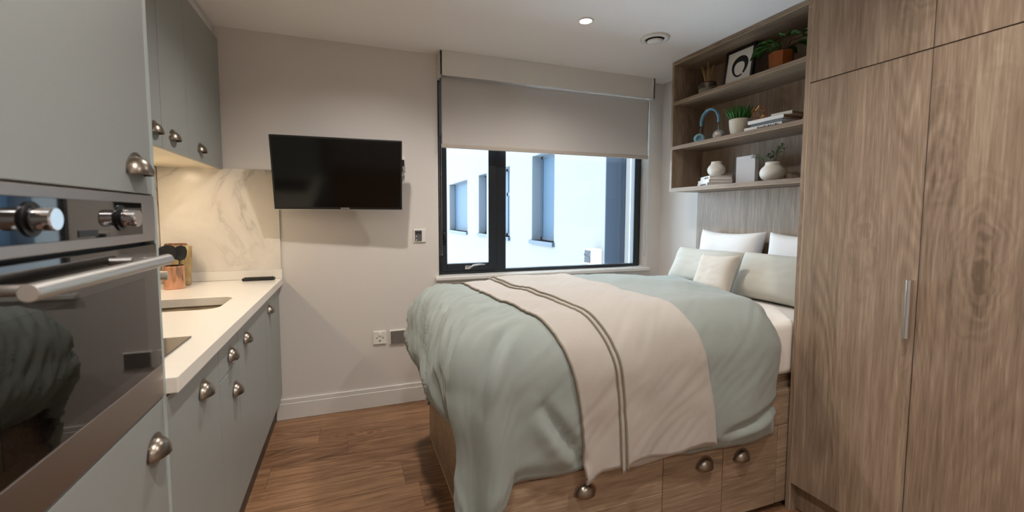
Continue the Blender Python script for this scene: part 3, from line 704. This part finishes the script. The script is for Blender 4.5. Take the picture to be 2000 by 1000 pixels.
# ------------------------------------------------------------------ duvet
RHO, XF, YN, YF = .20, .50, 1.50, 2.33      # turning radius and the lines where the cloth starts to turn down
def sstep(a, b, x):
    t_ = max(0, min(1, (x-a)/(b-a))); return t_*t_*(3-2*t_)
def topz(x, y):
    z = .915+.018*sstep(.5, 1.1, x)-.03*sstep(1.55, 1.95, x)
    z += .012*math.cos((y-1.9)*2.2)
    return z
FOLDS = [((.60, 1.12), (.745, .90), .030, .020), ((1.40, .875), (1.75, .955), .022, .016), ((.30, 1.20), (.55, 1.46), .016, .02), ((.20, 1.62), (.42, 1.86), .014, .02), ((.25, 1.42), (.52, 1.66), .012, .016), ((.34, 1.95), (.52, 2.15), .010, .016)]
def duv(s, t_):
    a = max(0, XF-s); b = 0; sg = -1
    if t_ < YN: b = YN-t_
    elif t_ > YF: b = t_-YF; sg = 1
    d_ = math.hypot(a, b); cx, cy = max(s, XF), min(max(t_, YN), YF)
    tz = topz(cx, cy)
    if d_ < 1e-9: p = Vector((cx, cy, tz)); nrm = Vector((0, 0, 1)); hang = 0; th = 0
    else:
        ux, uy = -a/d_, sg*b/d_; q = PI*RHO/2; th = math.atan2(b, a)
        if d_ < q: r = RHO*math.sin(d_/RHO); z = -RHO*(1-math.cos(d_/RHO)); hang = 0; nz = math.cos(d_/RHO); nr = math.sin(d_/RHO)
        else: hang = d_-q; r = RHO; z = -RHO-hang; nz = 0; nr = 1
        # billow of the corners and folds
        cor = math.sin(2*th) if (a > 0 and b > 0) else 0
        fl = 0
        if cor > 0:
            fl = cor*min(d_, .75)*(.085+.06*math.sin(th*5.0+.6)) if sg < 0 else cor*min(d_, .7)*(.02+.05*math.sin(th*6+.5))
            z += .02*cor*hang
        # gentle undulation along straight sides
        if hang > 0 or d_ > .1:
            k = min(1, d_/.5)
            fl += k*(.010*math.sin(cx*9+1.0)+.007*math.sin(cx*21+cy*13))*(1 if b > a else .8)
        fl += (.03*math.sin(min(1, hang/.27)*PI*.9)-.07*sstep(.05, .27, hang))*(a/d_)**4 if a > 0 else 0
        r += fl
        p = Vector((cx+ux*r, cy+uy*r, tz+z)); nrm = Vector((ux*nr, uy*nr, nz))
    # puff and creases
    pv = Vector((s, t_, 0))
    h = .012*(noise.noise(pv*3.2)+.5*noise.noise(pv*7+Vector((5, 1, 0))))
    m_ = sstep(.62, .40, s)*sstep(1.35, 1.62, t_)+.12      # creased foot area
    dd = s*.72+t_*.69; ee = -s*.69+t_*.72
    cr_ = noise.noise(Vector((dd*4.0, ee*26, 3)))
    h += m_*.018*(1-abs(cr_)*2.6)
    if a > 0 and sg < 0 and d_ > .2:
        thh = math.atan2(YN-t_, a)
        h += .070*math.exp(-((thh-.58)/.22)**2)*sstep(.48, .80, d_)-.055*math.exp(-((thh-.22)/.20)**2)*sstep(.25, .5, d_)
    for (ax, ay), (bx_, by_), dep, wd in FOLDS:
        L2 = (bx_-ax)**2+(by_-ay)**2; k = ((s-ax)*(bx_-ax)+(t_-ay)*(by_-ay))/L2; kc = max(0, min(1, k))
        qx, qy = ax+(bx_-ax)*kc, ay+(by_-ay)*kc; dist = math.hypot(s-qx, t_-qy)
        side = (s-ax)*(by_-ay)-(t_-ay)*(bx_-ax)
        h -= dep*math.exp(-(dist/wd)**2)*(.4+.6*math.sin(PI*kc)); h += dep*.6*math.exp(-((dist-wd*2.2)/(wd*1.6))**2)*(1 if side > 0 else .25)*math.sin(PI*(.1+.8*kc))
    p += nrm*h
    return p, nrm, d_
def lerp_tab(tab, x):
    for (x0, v0), (x1, v1) in zip(tab, tab[1:]):
        if x <= x1 or (x1, v1) == tab[-1]:
            k = max(0, min(1, (x-x0)/(x1-x0))); return v0+(v1-v0)*k
    return tab[-1][1]
HEAD = [(.7, 1.715), (1.2, 1.72), (1.35, 1.70), (1.55, 1.78), (1.8, 1.90), (2.2, 2.02), (2.6, 2.10), (3.2, 2.1)]
SZ0, TZ0, TZ1 = XF-.315-.27, YN-.315-.375, YF+.315+.26
bm = bmesh.new(); NU, NV = 150, 150
def fd(u, v):
    t_ = TZ0+(TZ1-TZ0)*v; s = SZ0+(lerp_tab(HEAD, t_)-SZ0)*u
    if t_ < YN: t_ = YN-(YN-t_)*(1-.085*(1-sstep(.8, 1.3, s))*sstep(.35, .55, s))
    if s < XF: s = XF-(XF-s)*(1-.11*sstep(1.36, 1.60, t_)*(1-sstep(2.25, 2.45, t_)))
    p, n_, d_ = duv(s, t_)
    e = min(min(u, 1-u)*2.0, min(v, 1-v)*2.0)      # seams taper the padding towards the edge
    p -= n_*.02*(1-sstep(0, .07, e))
    return p
sheet(bm, fd, NU, NV)
dv = obj('duvet', bm, 'duvet', loc=(1.1, 1.93, .9), smooth=True, solid=.014)
bpy.context.view_layer.update()
# make sure the padding is on the inner side
tag(dv, 'rumpled sage green duvet spread over the bed and hanging down its sides', 'duvet')

# ------------------------------------------------------------------ throw
LT = [(.70, .765), (1.1, .735), (1.25, .70), (1.4, .65), (1.75, .61), (2.2, .585), (2.7, .58), (3.2, .58)]
RT = [(.70, 1.36), (1.1, 1.31), (1.3, 1.25), (1.5, 1.215), (2.2, 1.20), (2.7, 1.20), (3.2, 1.2)]
FT = [(.70, .905), (1.1, .885), (1.25, .865), (1.4, .83), (1.75, .78), (2.2, .75), (2.7, .74), (3.2, .74)]
def smooth_tab(tab, x): return sum(lerp_tab(tab, x+k*.06) for k in (-2, -1, 0, 1, 2))/5
def throw_pt(s, t_, off):
    p, n_, d_ = duv(s, t_); return p+n_*off
T0, T1 = YN-.315-.345, YF+.315+.2
def hem(u): return T0+.012*math.sin(u*9)+.02*(1-sstep(0, .1, u))*-1
th_ = thing('throw_blanket', (.95, 1.93, .93), 'folded beige throw laid across the middle of the duvet', 'blanket')
bm = bmesh.new()
def ft(u, v):
    t0_ = hem(u); t_ = t0_+(T1-t0_)*v; a = smooth_tab(LT, t_); b_ = smooth_tab(RT, t_); s = a+(b_-a)*u
    return throw_pt(s, t_, .011+.004*noise.noise(Vector((s*5, t_*3, 9)))*sstep(0, .06, min(u, 1-u)))
sheet(bm, ft, 60, 150); obj('lower_layer', bm, 'throw', th_, smooth=True, solid=.008)
bm = bmesh.new()
def ft2(u, v):
    t0_ = hem(u)+.012; t_ = t0_+(T1-.02-t0_)*v; a = smooth_tab(FT, t_); b_ = smooth_tab(RT, t_)-.012; s = a+(b_-a)*u
    return throw_pt(s, t_, .019+.004*noise.noise(Vector((s*5, t_*3, 9))))
sheet(bm, ft2, 50, 150); obj('upper_layer', bm, 'throw', th_, smooth=True, solid=.007)
for tab, off, dx in ((LT, .008, 0), (FT, .014, 0), (FT, .014, .016)):
    bm = bmesh.new(); tube(bm, [throw_pt(smooth_tab(tab, t_)+dx, t_, off+(.009 if dx else 0)) for t_ in [T0+.004+(T1-.03-T0)*k/160 for k in range(161)]], .0042, 8)
    obj('edge_piping', bm, 'piping', th_, smooth=True)

# ------------------------------------------------------------------ pillows
def pillow(name, c, w, h, th, tilt, yaw, m, lab, cat='pillow', roll=0, sag=.08):
    bm = bmesh.new(); n = 26
    def P(u, v, sgn):
        x, y = 2*u-1, 2*v-1
        ex = w/2*x*(1-sag*(1-y*y)*abs(x)**2); ey = h/2*y*(1-sag*(1-x*x)*abs(y)**2)
        T = th/2*((1-x**4)*(1-y**4))**.55*(1+.10*noise.noise(Vector((x*1.7, y*1.7, c[1]*3+sgn))))
        T += .004*noise.noise(Vector((x*5, y*5, c[1])))*(1-x*x)*(1-y*y)
        return Vector((-sgn*T, ex, ey))
    for sgn in (1, -1): sheet(bm, lambda u, v: P(u, v, sgn), n, n)
    bmesh.ops.remove_doubles(bm, verts=bm.verts, dist=1e-4)
    mt_ = Matrix.Rotation(yaw, 4, 'Z') @ Matrix.Rotation(tilt, 4, 'Y') @ Matrix.Rotation(roll, 4, 'X')
    for v in bm.verts: v.co = (mt_ @ v.co)+Vector(c)
    return tag(obj(name, bm, m, loc=(c[0], c[1], c[2]-h/2), smooth=True, sub=1), lab, cat)
pillow('pillow', (2.345, 2.215, 1.028), .54, .385, .15, .22, 0, 'pilw', 'white pillow against the headboard, on the window side', sag=.15)
pillow('pillow', (2.345, 1.685, 1.028), .52, .385, .15, .22, 0, 'pilw', 'white pillow against the headboard, partly hidden by the wardrobe', sag=.15)
pillow('pillow', (2.145, 2.205, .968), .58, .27, .15, .45, 0, 'pils', 'pale sage pillow on the window side behind the small cushion')
pillow('pillow', (2.120, 1.672, .972), .50, .28, .16, .40, 0, 'pils', 'pale sage pillow beside the wardrobe, right of the small cushion')
pillow('cushion', (1.965, 1.940, .972), .285, .245, .10, .40, -.05, 'cush', 'small cream square cushion in front of the sage pillows', 'cushion', roll=-.05, sag=.13)

# ------------------------------------------------------------------ things on the shelves
Z1, Z2, Z3 = 1.5037, 1.8017, 2.1147
# reed diffuser
c = (2.315, 2.41); t = thing('reed_diffuser', (c[0], c[1], Z3), 'glass reed diffuser at the left end of the top shelf', 'diffuser')
bm = bmesh.new(); lathe(bm, (c[0], c[1], Z3), [(0, .004), (.052, .004), (.056, .0), (.062, .006), (.063, .075), (.060, .092), (.056, .094), (.058, .076), (.057, .01), (0, .01)]); obj('glass_jar', bm, 'clear', t, smooth=True)
bm = bmesh.new(); lathe(bm, (c[0], c[1], Z3+.0105), [(0, 0), (.053, 0), (.054, .042), (0, .042)]); obj('oil', bm, mat('diffuser_oil', (214, 200, 170), .2), t, smooth=True)
for k in range(7):
    a = k*2*PI/7+.3; bm = bmesh.new(); tube(bm, [(c[0]+.014*math.cos(a), c[1]-.014*math.sin(a), Z3+.012), (c[0]-.028*math.cos(a), c[1]+(.010+.040)*math.sin(a), Z3+.205+.018*math.sin(k*2.3))], .0026, 6); obj('reed', bm, 'reed', t, smooth=True)
# framed ink print
t = thing('picture_frame', (2.33, 2.12, Z3), 'black framed print of a brushed ink ring on the top shelf', 'picture')
y0_, y1_, zt = 2.045, 2.268, .246
def lean(bm, x=2.300, k=.14):
    for v in bm.verts: v.co.x += x+(v.co.z-Z3)*k
    return bm
fb = bmesh.new(); w_ = .016
bx(fb, 0, .018, y0_, y0_+w_, Z3, Z3+zt); bx(fb, 0, .018, y1_-w_, y1_, Z3, Z3+zt); bx(fb, 0, .018, y0_+w_, y1_-w_, Z3, Z3+w_); bx(fb, 0, .018, y0_+w_, y1_-w_, Z3+zt-w_, Z3+zt)
obj('frame', lean(fb), 'black', t)
obj('print', lean(box(.007, .012, y0_+w_, y1_-w_, Z3+w_, Z3+zt-w_)), 'paper', t)
bm = bmesh.new(); cy_, cz_ = 2.153, Z3+.125
def enso(u, v):
    a = 2*PI*(u*.97)-.9; wd = .010+.024*max(0, math.sin(a*.5+.9))**2; r = .050+.002*math.sin(3*a)+(v-.5)*wd
    return Vector((.0063, cy_-r*math.cos(a), cz_+r*1.08*math.sin(a)))
sheet(bm, enso, 60, 3); obj('ink_ring', lean(bm), 'ink', t)
# orange hexagonal pot plant
def leaf(bm, p, d_, ln, wd, droop, fold=.3):
    p = Vector(p); d_ = Vector(d_).normalized(); sd = d_.cross(Vector((0, 0, 1)))
    sd = sd.normalized() if sd.length > .1 else Vector((1, 0, 0)); n = 7; g = []
    for i in range(n+1):
        q = i/n; c_ = p+d_*ln*q+Vector((0, 0, -droop*q*q*ln)); wq = wd*math.sin(PI*min(1, q*.92+.06))**.8
        g.append([bm.verts.new(c_-sd*wq+Vector((0, 0, fold*wq))), bm.verts.new(c_), bm.verts.new(c_+sd*wq+Vector((0, 0, fold*wq)))])
    for A, B in zip(g, g[1:]):
        bm.faces.new((A[0], A[1], B[1], B[0])); bm.faces.new((A[1], A[2], B[2], B[1]))
rnd = random.Random(4)
c = (2.31, 1.855); t = thing('potted_plant', (c[0], c[1], Z3), 'leafy green plant in a faceted burnt orange pot on the top shelf', 'plant')
bm = bmesh.new(); lathe(bm, (c[0], c[1], Z3), [(0, .003), (.052, .003), (.056, 0), (.058, .004), (.064, .108), (.060, .108), (.054, .09), (0, .09)], 8)
obj('pot', bm, 'coppermat', t)
bm = bmesh.new(); lathe(bm, (c[0], c[1], Z3+.0905), [(0, .006), (.053, 0)], 12); obj('soil', bm, 'soil', t)
bm = bmesh.new(); bs = bmesh.new()
for k in range(20):
    a = k*2.4; rr = .035+.075*rnd.random(); tipz = .135+.055*rnd.random()
    q = Vector((c[0]+rr*.75*math.cos(a), c[1]+rr*1.1*math.sin(a), Z3+tipz))
    tube(bs, [(c[0], c[1], Z3+.09), ((c[0]+q.x)/2, (c[1]+q.y)/2, Z3+tipz*.95), q], .0018, 5)
    leaf(bm, q, (math.cos(a)*.6, math.sin(a), .25), .075+.03*rnd.random(), .022, .6)
for v in bm.verts: v.co.x = min(v.co.x, R-.02); v.co.z = min(v.co.z, H-.045)
obj('leaves', bm, 'dgreen', t, smooth=True, solid=.0008); obj('stems', bs, 'stem', t, smooth=True)
# headphones
hp = thing('headphones', (2.32, 2.385, Z2), 'pale blue over-ear headphones standing on the middle shelf', 'headphones')
hy, hz, hr = 2.372, Z2+.118, .078
def arc(u): a = PI*(-.06+1.12*u); return Vector((2.315+.012*math.cos(a)*0, hy-hr*math.cos(a), hz+.022+.084*math.sin(a)))
bm = bmesh.new()
def band(u, v):
    p = arc(u); n_ = (p-Vector((2.315, hy, hz))).normalized(); a = 2*PI*v; sc_ = .55+.45*math.sin(PI*min(1, max(0, u)))**.5
    return p+n_*.009*math.sin(a)*1.0+Vector((1, 0, 0))*.017*math.cos(a)*sc_
sheet(bm, band, 40, 14); bmesh.ops.remove_doubles(bm, verts=bm.verts, dist=1e-5); obj('headband', bm, 'blue', hp, smooth=True)
for sgn, tw in ((1, .9), (-1, .35)):
    pc = Vector((2.305, hy+sgn*.083, Z2+.038))
    ax = Vector((-math.cos(tw)*1, -sgn*math.sin(tw)*.9, .05)).normalized() if sgn > 0 else Vector((math.cos(.5), math.sin(.5), 0)).normalized()
    rotm = ax.to_track_quat('Z', 'Y').to_matrix()
    bm = bmesh.new(); m_ = 30
    pts = [pc+rotm @ Vector((.0255*math.cos(2*PI*k/m_), .0255*math.sin(2*PI*k/m_), .008)) for k in range(m_)]
    tube(bm, pts, .0115, 12, closed=True); obj('ear_pad', bm, 'blued', hp, smooth=True)
    bm = bmesh.new(); lathe(bm, (0, 0, 0), [(0, -.022), (.022, -.020), (.030, -.010), (.031, .002), (.020, .004), (0, .004)])
    for v in bm.verts: v.co = pc+rotm @ v.co
    obj('ear_cup', bm, mat('ear_cup_silver', (206, 198, 192), .35, .3) if sgn < 0 else 'blue', hp, smooth=True)
    bm = bmesh.new(); tube(bm, [arc(0 if sgn < 0 else 1), pc+Vector((.004, 0, .028))], .0045, 8); obj('yoke', bm, 'rubber', hp, smooth=True)
# succulent in a cream pot
c = (2.315, 2.130); t = thing('succulent_plant', (c[0], c[1], Z2), 'spiky bright green succulent in a round cream pot', 'plant')
bm = bmesh.new(); lathe(bm, (c[0], c[1], Z2), [(0, .004), (.036, .004), (.042, 0), (.044, .006), (.055, .045), (.060, .100), (.059, .108), (.055, .108), (.053, .095), (0, .095)]); obj('pot', bm, 'cream', t, smooth=True)
bm = bmesh.new()
for k in range(64):
    a = k*2.399; rr = .047*math.sqrt(k/64); h_ = .105-.03*rr/.052+.012*rnd.random(); ln = Vector((math.cos(a)*rr*1.1, math.sin(a)*rr*1.3, h_))
    p0 = Vector((c[0]+math.cos(a)*rr*.9, c[1]+math.sin(a)*rr*.9, Z2+.094)); tube(bm, [p0, p0+ln*.5, p0+ln], .005, 6, rad=lambda q: .0065*(1-q)**.6+.0006)
for v in bm.verts: v.co.z = min(v.co.z, 2.085)
obj('leaves', bm, 'green', t, smooth=True)
# books
def book(loc, dx, dy, th, rot, cover, lab, lett=None, grp=None, pages='paper', sz=.014):
    """lies flat; spine on its -X side"""
    t = thing('book', loc, lab, 'book', grp); x, y, z = loc
    b_ = bmesh.new(); bx(b_, -dx/2, dx/2, -dy/2, dy/2, 0, .0022); bx(b_, -dx/2, dx/2, -dy/2, dy/2, th-.0022, th); bx(b_, -dx/2, -dx/2+.0025, -dy/2, dy/2, .0022, th-.0022)
    cm = Matrix.Translation(loc) @ Matrix.Rotation(rot, 4, 'Z')
    for v in b_.verts: v.co = cm @ v.co
    cv = obj('cover', b_, cover, t, bevel=.0006)
    b_ = bmesh.new(); bx(b_, -dx/2+.003, dx/2-.003, -dy/2+.003, dy/2-.003, .0023, th-.0023)
    for v in b_.verts: v.co = cm @ v.co
    obj('pages', b_, pages, t)
    if lett:
        b_ = bmesh.new(); yy = -dy/2+.02
        k = 0
        while yy < -dy/2+.02+lett:
            ww = (.006, .010, .004, .008)[k % 4]; bx(b_, -dx/2-.0006, -dx/2, yy, yy+ww, th*.25, th*(.75 if k % 3 else .6)); yy += ww+.004; k += 1
        for v in b_.verts: v.co = cm @ v.co
        obj('spine_lettering', b_, 'ink', t)
bx0 = (2.325, 1.900)
book((2.30, 1.890, Z2), .155, .235, .021, .05, 'paper', 'white book with dark lettering, bottom of the middle shelf stack', .13)
book((2.32, 1.880, Z2+.0212), .150, .215, .021, -.04, 'greyb', 'blue-grey book between two white ones on the middle shelf', None)
book((2.315, 1.885, Z2+.0424), .155, .225, .020, .03, 'paper', 'large white book near the top of the middle shelf stack', None, pages='papert')
book((2.335, 1.815, Z2+.0626), .13, .12, .018, .1, 'paper', 'small pale book on top of the middle shelf stack', None, pages='papert')
# wire ornament on the books
c = Vector((2.275, 1.955, Z2+.0626)); t = empty('wire_ornament', c)
tag(t, 'open copper wire ornament on the middle shelf books', 'ornament')
bm = bmesh.new(); ico = bmesh.new(); bmesh.ops.create_icosphere(ico, subdivisions=1, radius=.046)
for e in ico.edges: 
    p, q = [Vector((v.co.x*.9, v.co.y*1.0, v.co.z*.95)) for v in e.verts]; cyl(bm, c+Vector((0, 0, .0455))+p, c+Vector((0, 0, .0455))+q, .0011, n=6)
ico.free(); obj('wire_frame', bm, 'gold', t)
# lower shelf: books, round vase, canvas, sprig vase
book((2.315, 2.315, Z1), .16, .195, .020, -.45, 'paper', 'white book with black lettering, bottom of the lower shelf stack', .12)
book((2.315, 2.310, Z1+.0202), .155, .185, .020, -.40, 'paper', 'plain white book in the middle of the lower shelf stack')
book((2.318, 2.305, Z1+.0404), .145, .165, .024, -.42, 'paper', 'white book topmost under the small vase', .07)
def vase(loc, rr, hh, neck, lab, sprig=False):
    x, y, z = loc; t = thing('round_vase', loc, lab, 'vase')
    prof = [(0, .003), (rr*.48, .003), (rr*.52, 0)]
    for k in range(1, 14):
        a = -PI/2+PI*k/14; prof.append((max(rr*math.cos(a)**.85, rr*.5) if k < 3 else rr*math.cos(a)**.8, hh*.44*(1+math.sin(a))))
    prof = [q for q in prof if q[1] < hh*.84 or q[0] > neck]; prof = [q for q in prof if not (q[1] > hh*.7 and q[0] < neck)]
    prof += [(neck, hh*.88), (neck, hh), (neck-.005, hh), (neck-.005, hh*.86), (neck*.8, hh*.7), (0, hh*.68)]
    bm = bmesh.new(); lathe(bm, loc, prof, 44); obj('body', bm, 'ceramic', t, smooth=True); return t
vase((2.315, 2.302, Z1+.0647), .056, .098, .034, 'small round white vase on the lower shelf books')
tag(obj('canvas_block', box(2.315, 2.345, 2.003, 2.142, Z1, Z1+.172), mat('pale_grey_canvas', (200, 198, 198), .8, bump=(300, .4)), loc=(2.33, 2.07, Z1), bevel=.001), 'blank pale grey panel standing on the lower shelf', 'panel')
v_ = vase((2.305, 1.876, Z1), .066, .112, .038, 'wide round white vase holding green sprigs')
bs = bmesh.new(); bl_ = bmesh.new()
for (dy, dz, dx) in ((.115, .075, -.02), (.05, .07, .01), (.0, .085, 0), (-.045, .105, .0), (-.08, .115, -.02)):
    p0 = Vector((2.305, 1.872, Z1+.08)); p1 = p0+Vector((dx, dy*.5, dz*.75)); p2 = p0+Vector((dx*1.5, dy, dz)); tube(bs, [p0, p1, p2], .0012, 5)
    for k in range(9):
        q = .35+.65*k/8; pp = p0.lerp(p1, q*2) if q < .5 else p1.lerp(p2, q*2-1); sg = 1 if k % 2 else -1
        leaf(bl_, pp, (rnd.uniform(-.4, .4), (p2-p0).y*5+sg*.6, rnd.uniform(.1, .7)*1+sg*.2), .040, .0062, .3)
obj('sprig_leaves', bl_, 'olive', v_, solid=.0006); obj('sprig_stems', bs, 'stem', v_, smooth=True)
